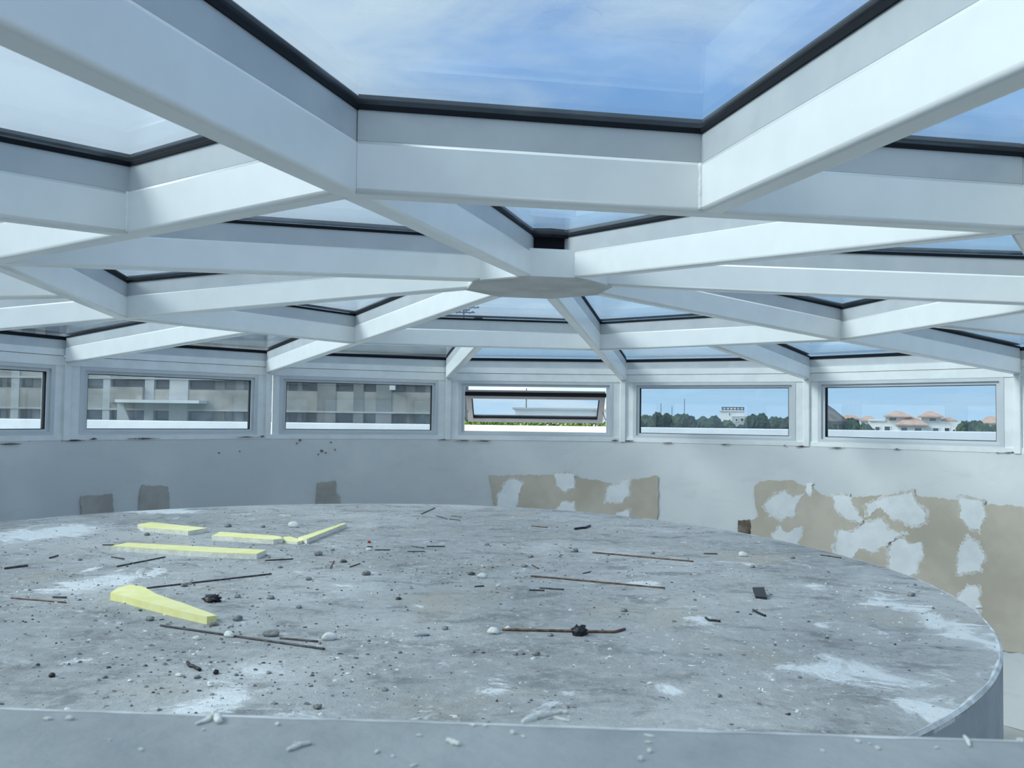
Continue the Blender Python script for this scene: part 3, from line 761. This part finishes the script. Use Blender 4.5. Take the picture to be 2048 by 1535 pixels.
bmesh.ops.recalc_face_normals(gbm, faces=gbm.faces)
me = bpy.data.meshes.new('grit'); gbm.to_mesh(me); gbm.free()
for q in ('stone_dark', 'stone_grey', 'crumb_white'): me.materials.append(MATS[q])
o = link('grit', me, None); o.location = SC
tag(o, 'fine dark, grey and white grit strewn over the round slab', 'grit', None, 'stuff')

# ------------------------------------------------------------------ outside: roof deck, parapet, hedge
deck = tag(MB().box((-14, 3.75, -1.2), (14, 9.2, -1.0)).build('roof_deck', 'deck'), 'pale flat roof deck around the glazed drum', 'roof', None, 'structure')
tag(MB().box((-14, -9, -1.2), (14, -3.75, -1.0)).build('roof_deck', 'deck'), 'pale flat roof deck around the glazed drum', 'roof', None, 'structure')
tag(MB().box((-14, 7.3, -1.0), (14, 7.55, .001)).build('parapet_wall', 'parapet_white', bevel=.01), 'low white parapet wall running behind all the windows', 'parapet')
# hedge row beyond the parapet
bm = bmesh.new(); rnd = random.Random(8)
for i in range(7000):
    x = rnd.uniform(-1.02, 1.08); y = 9.0 + rnd.uniform(-.25, .25); z = -.55 + rnd.random() * (.60 + .03 * noise.noise(Vector((x * 2, 0, 0))))
    s_ = rnd.uniform(.02, .045); n_ = Vector((rnd.gauss(0, 1), rnd.gauss(0, 1), rnd.gauss(0, 1))).normalized(); u = n_.orthogonal().normalized(); v = n_.cross(u)
    cpos = Vector((x, y, z))
    bm.faces.new([bm.verts.new(cpos + u * s_), bm.verts.new(cpos + v * s_ * .5), bm.verts.new(cpos - u * s_), bm.verts.new(cpos - v * s_ * .5)])
me = bpy.data.meshes.new('foliage'); bm.to_mesh(me); bm.free()
hedge = tag(empty('hedge', (0, 9, -1)), 'low green hedge behind the white parapet below the open sash', 'hedge')
o = link('foliage', me, 'hedge_green', hedge); o.matrix_parent_inverse = Matrix.Translation((0, -9, 1))
o['kind'] = 'stuff'
o = MB().box((-1.02, 8.8, -1.0), (1.08, 9.2, -.55)).build('planter', 'deck', hedge); o.matrix_parent_inverse = Matrix.Translation((0, -9, 1))
# white neighbouring roof block seen through the open sash
p0, p1 = on_y(1030, 818, 30), on_y(1232, 818, 30)
blk = tag(empty('white_roof_block', ((p0.x + p1.x) / 2, 31.5, -9)), 'long white flat-roofed block seen through the open sash', 'building')
def world_part(mb_, name, mt, par, bevel=0.0):
    o_ = mb_.build(name, mt, par, bevel=bevel); o_.matrix_parent_inverse = Matrix.Translation(-par.location); return o_
world_part(MB().box((p0.x, 30, -9), (p1.x, 33, p0.z)), 'wall', 'villa_white', blk)
world_part(MB().box((p0.x - .1, 29.9, p0.z), (p1.x + .1, 33.1, p0.z + .07)), 'coping', 'facade_light', blk)
q = on_y(1190, 818, 30); world_part(MB().box((q.x, 29.95, q.z - .4), (q.x + .3, 30, q.z - .08)), 'vent', 'alu_grey', blk)

ground = tag(MB().box((-900, 10, -9.3), (900, 1800, -9)).build('ground', 'ground_green'), 'distant green ground below the horizon', 'ground', None, 'structure')

# ------------------------------------------------------------------ concrete building behind the left windows
BY = 82.0
def bx(px, Y=BY): return on_y(px, 800, Y).x
def bz(py, px=500, Y=BY): return on_y(px, py, Y).z
xr = bx(912); xl = bx(-420); ztop = bz(690, 760)
bld = tag(empty('concrete_building', ((xl + xr) / 2, BY, -9)), 'weathered concrete hotel block with dark windows across the street', 'building')
world_part(MB().box((xl, BY, -9), (xr, BY + 16, ztop)), 'wall', 'facade_wall', bld)
world_part(MB().box((xl - .3, BY - .7, ztop - .9), (xr + .3, BY + 16.3, ztop + .25)), 'roof_slab', 'facade_beige', bld)
for xa, xb, yt in ((-420, 290, 628), (290, 640, 660)):
    zt3 = bz(yt, (max(xa, 0) + xb) / 2)
    world_part(MB().box((bx(xa) + .2, BY + .6, ztop), (bx(xb), BY + 15, zt3)), 'upper_storey', 'facade_wall', bld)
    world_part(MB().box((bx(xa), BY + .1, zt3 - .25), (bx(xb) + .2, BY + 15.2, zt3 + .15)), 'roof_slab', 'facade_beige', bld)
    for q in range(xa + 20, xb - 30, 48):
        f = world_part(mitre_frame(MB(), Matrix.Identity(4), bx(q), bx(q + 26), ztop + .5, min(zt3 - .5, ztop + 1.6), .09, .09, .09, BY + .5, BY + .7), 'window', 'metal_dark', bld)
        MB().box((bx(q) + .08, BY + .55, ztop + .58), (bx(q + 26) - .08, BY + .62, min(zt3 - .58, ztop + 1.52))).build('pane', 'dark_pane', f)
zs1, zs0 = bz(783, 700), bz(823, 700); fl = (bz(763, 700) - bz(825, 700))
for j in (-1, 0, 1, 2):
    a_, b_ = zs0 + fl * j, zs1 + fl * j
    if b_ > ztop - .5: continue
    world_part(MB().box((xl - .1, BY - .5, a_), (xr + .1, BY + .2, b_)), 'spandrel', 'facade_beige', bld)
    world_part(MB().box((xl - .1, BY - .62, a_ - .12), (xr + .1, BY, a_ + .03)), 'string_course', 'facade_light', bld)
wins_px = [(-330, -300), (-260, -228), (-190, -160), (-120, -90), (-60, -32), (-8, 2), (14, 27), (45, 64), (176, 210), (226, 293), (313, 342), (381, 428), (450, 470), (488, 500), (578, 594), (605, 636), (675, 708), (730, 753), (786, 810), (830, 850), (868, 890)]
rows = [(zs0 + fl * j - (fl - (zs1 - zs0)) * .93, zs0 + fl * j - .15) for j in (-1, 0, 1, 2)]
for r_, (z0, z1) in enumerate(rows):
    if z1 > ztop - .9: continue
    for x0, x1 in wins_px:
        X0, X1 = bx(x0), bx(x1)
        f = world_part(mitre_frame(MB(), Matrix.Identity(4), X0, X1, z0, z1, .09, .09, .09, BY - .12, BY + .05), 'window', 'metal_dark', bld)
        o = MB().box((X0 + .08, BY - .05, z0 + .08), (X1 - .08, BY + .02, z1 - .08)).build('pane', 'dark_pane', f)
for x0, x1 in ((-290, -270), (-150, -130), (28, 44), (211, 225), (294, 312), (343, 380), (637, 674), (709, 729), (754, 785)):
    world_part(MB().box((bx(x0), BY - .56, -9), (bx(x1), BY + .1, ztop)), 'pier', 'facade_light' if x1 < 500 else 'facade_wall', bld)
# recessed balcony panel and canopy
world_part(MB().box((bx(228), BY - .9, bz(805, 260)), (bx(292), BY - .5, bz(774, 260))), 'balcony_panel', 'facade_beige', bld)
zc_ = bz(806, 330)
world_part(MB().box((bx(255), BY - 2.6, zc_), (bx(418), BY - .4, zc_ + .28)), 'canopy', 'villa_white', bld)
world_part(MB().loft([[Vector((bx(256), y_, zc_)), Vector((bx(266), y_, zc_)), Vector((bx(282), y_, zc_ - 1.9)), Vector((bx(256), y_, zc_ - 1.9))] for y_ in (BY - 2.2, BY - 2.0)]), 'canopy_brace', 'facade_light', bld)
# wall lamp by the top row
world_part(MB().box((bx(782), BY - 1.0, bz(780, 788)), (bx(793), BY - .5, bz(771, 788))), 'wall_lamp', 'villa_white', bld)
# rooftop antenna
ax_ = bx(925, 60)
ant = tag(empty('roof_antenna', (ax_, 60, -9)), 'spidery dark television antenna on a mast rising above the rooftops', 'antenna')
zt_ = bz(606, 925, 60)
world_part(MB().tube([Vector((ax_, 60, -9)), Vector((ax_, 60, zt_))], .07, 6), 'mast', 'metal_dark', ant)
for py, l0, l1 in ((614, -.2, 1.1), (624, -1.1, .8), (619, -.5, .4)):
    z_ = bz(py, 925, 60)
    b_ = world_part(MB().tube([Vector((ax_ + l0, 60, z_)), Vector((ax_ + l1, 60.2, z_))], .05, 6), 'boom', 'metal_dark', ant)
    for i in range(4):
        x_ = ax_ + l0 + (l1 - l0) * (i + .5) / 4
        MB().tube([Vector((x_ - .1, 59.6, z_ - .12)), Vector((x_ + .1, 60.4, z_ + .12))], .04, 5).build('element', 'metal_dark', b_)

# ------------------------------------------------------------------ villas, houses
def hip(par, x0, x1, y0, y1, z0, z1, name='roof', over=.4, ridge=.3):
    cx_, cy_ = (x0 + x1) / 2, (y0 + y1) / 2; rl = (x1 - x0) * ridge / 2
    A = [Vector(p) for p in ((x0 - over, y0 - over, z0), (x1 + over, y0 - over, z0), (x1 + over, y1 + over, z0), (x0 - over, y1 + over, z0))]
    B = [p + Vector((0, 0, .15)) for p in A]
    C = [Vector((cx_ - rl, cy_ - .05, z1)), Vector((cx_ + rl, cy_ - .05, z1)), Vector((cx_ + rl, cy_ + .05, z1)), Vector((cx_ - rl, cy_ + .05, z1))]
    return world_part(MB().loft([A, B, C]), name, 'terracotta', par)
VY = 108.0
def vx(px): return on_y(px, 845, VY).x
def vz(py, px=1825): return on_y(px, py, VY).z
vil = tag(empty('white_villa', (vx(1825), VY, -9)), 'white twin villa with four terracotta hip roofs and square windows', 'house')
def vwin(par, x0, x1, y0, y1, Y):
    cxp = (x0 + x1) / 2
    f = world_part(mitre_frame(MB(), Matrix.Identity(4), vx(x0), vx(x1), vz(y1, cxp), vz(y0, cxp), .1, .1, .1, Y - .08, Y + .05), 'window', 'villa_white', par)
    MB().box((vx(x0) + .09, Y - .04, vz(y1, cxp) + .09), (vx(x1) - .09, Y + .02, vz(y0, cxp) - .09)).build('pane', 'dark_pane', f)
    return f
world_part(MB().box((vx(1735), VY, -9), (vx(1916), VY + 9, vz(843, 1825))), 'wall', 'villa_white', vil)
world_part(MB().box((vx(1735), VY - .25, vz(841, 1745)), (vx(1770), VY + 8, vz(839, 1745) + .1)), 'wall_cap', 'villa_white', vil)
world_part(MB().box((vx(1770), VY - .03, vz(846, 1784)), (vx(1814), VY + 7, vz(833, 1784))), 'wall', 'villa_white', vil)
world_part(MB().box((vx(1843), VY - .03, vz(846, 1866)), (vx(1882), VY + 7, vz(834, 1866))), 'wall', 'villa_white', vil)
world_part(MB().box((vx(1796), VY - 1.6, -9), (vx(1850), VY + 3, vz(850, 1822))), 'wall', 'villa_white', vil)
hip(vil, vx(1773), vx(1817), VY - .4, VY + 5, vz(833.5, 1790), vz(821, 1790), ridge=.25)
hip(vil, vx(1842), vx(1880), VY - .4, VY + 5, vz(834.5, 1866), vz(821.5, 1866), ridge=.25)
hip(vil, vx(1797), vx(1849), VY - 1.8, VY + 3, vz(850.5, 1822), vz(833, 1822), ridge=.3)
hip(vil, vx(1885), vx(1908), VY + 1, VY + 5, vz(843, 1896), vz(834, 1896), ridge=.3)
for q in ((1748, 1760, 852, 863), (1767, 1781, 851, 863), (1887, 1899, 854, 866), (1903, 1910, 857, 866)): vwin(vil, *q, VY)
vwin(vil, 1777, 1794, 833, 842, VY - .05); vwin(vil, 1857, 1873, 834.5, 843, VY - .05); vwin(vil, 1864, 1878, 854, 866, VY)
vwin(vil, 1801, 1816, 852.5, 864, VY - 1.6); vwin(vil, 1828, 1844, 853.5, 865, VY - 1.6)
def face_cam(e):
    th = math.atan2(e.location.x - CAM.x, e.location.y - CAM.y); e.rotation_euler = (0, 0, -th); e.scale = (cos(th), 1, 1)
face_cam(vil)
# low terracotta-roofed houses further back
for (x0, x1, yt, ym, Y_, lab) in ((1684, 1716, 829, 838, 150, 'long low house with orange tiled roof behind the dark trees'), (1722, 1750, 831, 842, 140, 'small house with orange tiled roof next to the villa'), (1962, 2012, 832, 847, 120, 'house with large tiled roof at the far side of the villa')):
    X0, X1 = on_y(x0, ym, Y_).x, on_y(x1, ym, Y_).x; zt2, zm2 = on_y((x0 + x1) / 2, yt, Y_).z, on_y((x0 + x1) / 2, ym, Y_).z
    h_ = tag(empty('tiled_house', ((X0 + X1) / 2, Y_, -9)), lab, 'house')
    world_part(MB().box((X0, Y_, -9), (X1, Y_ + 7, zm2)), 'wall', 'villa_white', h_)
    hip(h_, X0, X1, Y_, Y_ + 7, zm2, zt2, ridge=.5)
    face_cam(h_)
# thatched cone roof
tx0, tx1 = on_y(1578, 836, 42).x, on_y(1692, 836, 42).x
th_ = tag(empty('thatched_hut', ((tx0 + tx1) / 2, 42, -9)), 'thatched cone roof of a hut rising beside dark trees', 'hut')
zA, zB = on_y(1690, 838, 42).z, on_y(1634, 797, 42).z
cxx = (tx0 + tx1) / 2; rr_ = (tx1 - tx0) / 2
world_part(MB().loft([[Vector((cxx + f * rr_ * cos(i * pi / 12), 42 + f * rr_ * sin(i * pi / 12), zz)) for i in range(24)] for f, zz in ((1.0, zA - .25), (1.03, zA - .1), (.55, zA + (zB - zA) * .5), (.04, zB))]), 'roof', 'thatch', th_)
for i in range(6):
    world_part(MB().tube([Vector((cxx + .8 * rr_ * cos(i * pi / 3), 42 + .8 * rr_ * sin(i * pi / 3), z_)) for z_ in (-9, zA)], .08, 6), 'post', 'bark', th_)
# white house with roof terrace among the trees (second window from the open one)
HY = 130.0
def hx(px): return on_y(px, 830, HY).x
def hz(py, px=1468): return on_y(px, py, HY).z
hs = tag(empty('terrace_house', (hx(1468), HY, -9)), 'white house with railed roof terrace standing above dark treetops', 'house')
world_part(MB().box((hx(1439), HY, -9), (hx(1487), HY + 9, hz(822))), 'wall', 'villa_white', hs)
world_part(MB().box((hx(1464), HY - 1.2, -9), (hx(1495), HY + 4, hz(832))), 'wing', 'facade_light', hs)
world_part(MB().box((hx(1438), HY - .2, hz(822)), (hx(1490), HY + 9, hz(820.5))), 'terrace_slab', 'villa_white', hs)
for px in range(1444, 1488, 7):
    world_part(MB().box((hx(px), HY, hz(820.5)), (hx(px) + .18, HY + .2, hz(813.5))), 'rail_post', 'metal_dark', hs)
world_part(MB().box((hx(1443), HY, hz(815.5)), (hx(1487), HY + .15, hz(813.5))), 'hand_rail', 'metal_dark', hs)
world_part(MB().box((hx(1443), HY + .02, hz(820)), (hx(1487), HY + .1, hz(817))), 'rail_panel', 'facade_wall', hs)
world_part(MB().box((hx(1455), HY + 3, hz(820)), (hx(1473), HY + 6, hz(814.5))), 'stair_head', 'villa_white', hs)
for x0, x1, y0, y1 in ((1457, 1461, 825, 831), (1470, 1476, 836, 843), (1480, 1488, 835, 843)):
    Yw = HY - (1.2 if x0 > 1464 else 0)
    f = world_part(mitre_frame(MB(), Matrix.Identity(4), hx(x0), hx(x1), hz(y1), hz(y0), .08, .08, .08, Yw - .06, Yw + .05), 'window', 'villa_white', hs)
    MB().box((hx(x0) + .07, Yw - .03, hz(y1) + .07), (hx(x1) - .07, Yw + .02, hz(y0) - .07)).build('pane', 'dark_pane', f)
face_cam(hs)
# thin masts on the skyline
for px, py, Y_, lab in ((1369, 797, 120, 'tall thin mast standing beyond the dark trees'), (1322, 806, 125, 'shorter thin mast standing beyond the dark trees'), (1344, 812, 125, 'stubby mast between two taller masts'), (1053, 776, 60, 'slim pole rising above the open sash')):
    P = on_y(px, py, Y_)
    o = MB().tube([Vector((0, 0, 0)), Vector((0, 0, (P.z + 9) * .6)), Vector((0, 0, P.z + 9))], [.09, .07, .04], 6).build('skyline_mast', 'metal_dark'); o.location = (P.x, Y_, -9)
    tag(o, lab, 'mast')

# ------------------------------------------------------------------ trees
def crown_mesh(seed, mt):
    rnd = random.Random(seed); bm = bmesh.new()
    for i in range(11):
        a_ = rnd.uniform(0, 6.28); q = rnd.uniform(0, .62)
        c_ = Vector((q * cos(a_), q * sin(a_), rnd.uniform(-.28, .30) * (1 - q * .5)))
        g = bmesh.ops.create_icosphere(bm, subdivisions=3, radius=1)
        s_ = rnd.uniform(.30, .48)
        for v in g['verts']:
            k = 1 + .30 * noise.noise(v.co * 2.2 + Vector((seed, i, 0))) + .24 * noise.noise(v.co * 6 + Vector((i, seed, 0))) + .12 * noise.noise(v.co * 14)
            v.co = c_ + v.co * k * s_
    me = bpy.data.meshes.new('crown'); bm.to_mesh(me); bm.free(); me.materials.append(MATS[mt])
    return me
crowns = [crown_mesh(s_, mt) for s_, mt in ((1, 'foliage_dark'), (2, 'foliage_mid'), (3, 'foliage_dark'), (4, 'foliage_mid'))]
trunk_me = MB().tube([Vector((0, 0, 0)), Vector((.03, 0, .5)), Vector((0, 0, 1))], [.05, .04, .03], 7).mesh('trunk', True); trunk_me.materials.append(MATS['bark'])
def tree(px, py_top, wpx, Y, ci, label, group):
    P = on_y(px, py_top, Y); wd = wpx * (Y - CAM.y) / FPX
    e = tag(empty('broadleaf_tree', (P.x, Y, -9)), label, 'tree', group)
    rad = wd * .68; ch = max(rad * .8, 1.8)
    o1 = link('crown', crowns[ci], None, e); o1.location = (0, 0, P.z + 9 - ch * .66); o1.scale = (rad * 1.05, rad, ch); o1.rotation_euler = (0, 0, random.uniform(0, 6.28))
    o2 = link('trunk', trunk_me, None, e); o2.scale = (rad * .9, rad * .9, P.z + 9 - ch * .7)
GT = 'trees behind the parapet'
LANDT = [((1265, 835), 'beside the open-sash window post'), ((1322, 825), 'below the shorter mast'), ((1369, 822), 'below the tall thin mast'), ((1410, 832), 'between tall mast and terrace house'), ((1466, 838), 'in front of the terrace house'), ((1515, 828), 'just past the terrace house'), ((1560, 830), 'in the gap between terrace house and window jamb'),
         ((1650, 834), 'beside the thatched roof'), ((1700, 836), 'in front of the low orange-roofed houses'), ((1735, 845), 'against the white villa end wall'), ((1940, 840), 'between the villa and the large tiled roof'), ((1990, 848), 'in front of the large tiled roof')]
def LD(px, py): return 'dark leafy tree ' + near(px, py, LANDT)
for i, (px, pt, wd, Y) in enumerate([(1262, 834, 50, 90), (1290, 828, 44, 88), (1318, 824, 40, 92), (1340, 829, 36, 86), (1370, 824, 46, 78), (1400, 836, 40, 90), (1425, 831, 44, 100), (1450, 840, 44, 92), (1482, 846, 40, 90), (1508, 829, 34, 96), (1522, 826, 40, 88), (1552, 833, 36, 94), (1580, 830, 40, 90), (1612, 836, 44, 90)]):
    tree(px, pt, wd, Y + (18 if i % 2 else -6), i % 4, LD(px, pt), GT)
for i, (px, pt, wd, Y) in enumerate([(1645, 834, 44, 80), (1668, 836, 36, 78), (1690, 842, 32, 74), (1704, 833, 30, 80), (1722, 843, 28, 76), (1734, 848, 26, 70), (1928, 842, 34, 84), (1948, 838, 34, 86), (1966, 845, 34, 80), (1985, 850, 36, 70), (2010, 846, 44, 84)]):
    tree(px, pt, wd, Y + (14 if i % 2 else -6), (i + 1) % 4, LD(px, pt), GT)
for i, (px, pt, wd, Y) in enumerate([(955, 840, 60, 60), (1010, 842, 60, 58), (1065, 843, 60, 62), (1120, 843, 60, 60), (1170, 844, 50, 58), (1215, 840, 60, 60)]):
    tree(px, pt, wd, Y, 1 if i % 2 else 3, 'mid green tree top just above the parapet behind the hedge', 'tree tops behind the hedge')
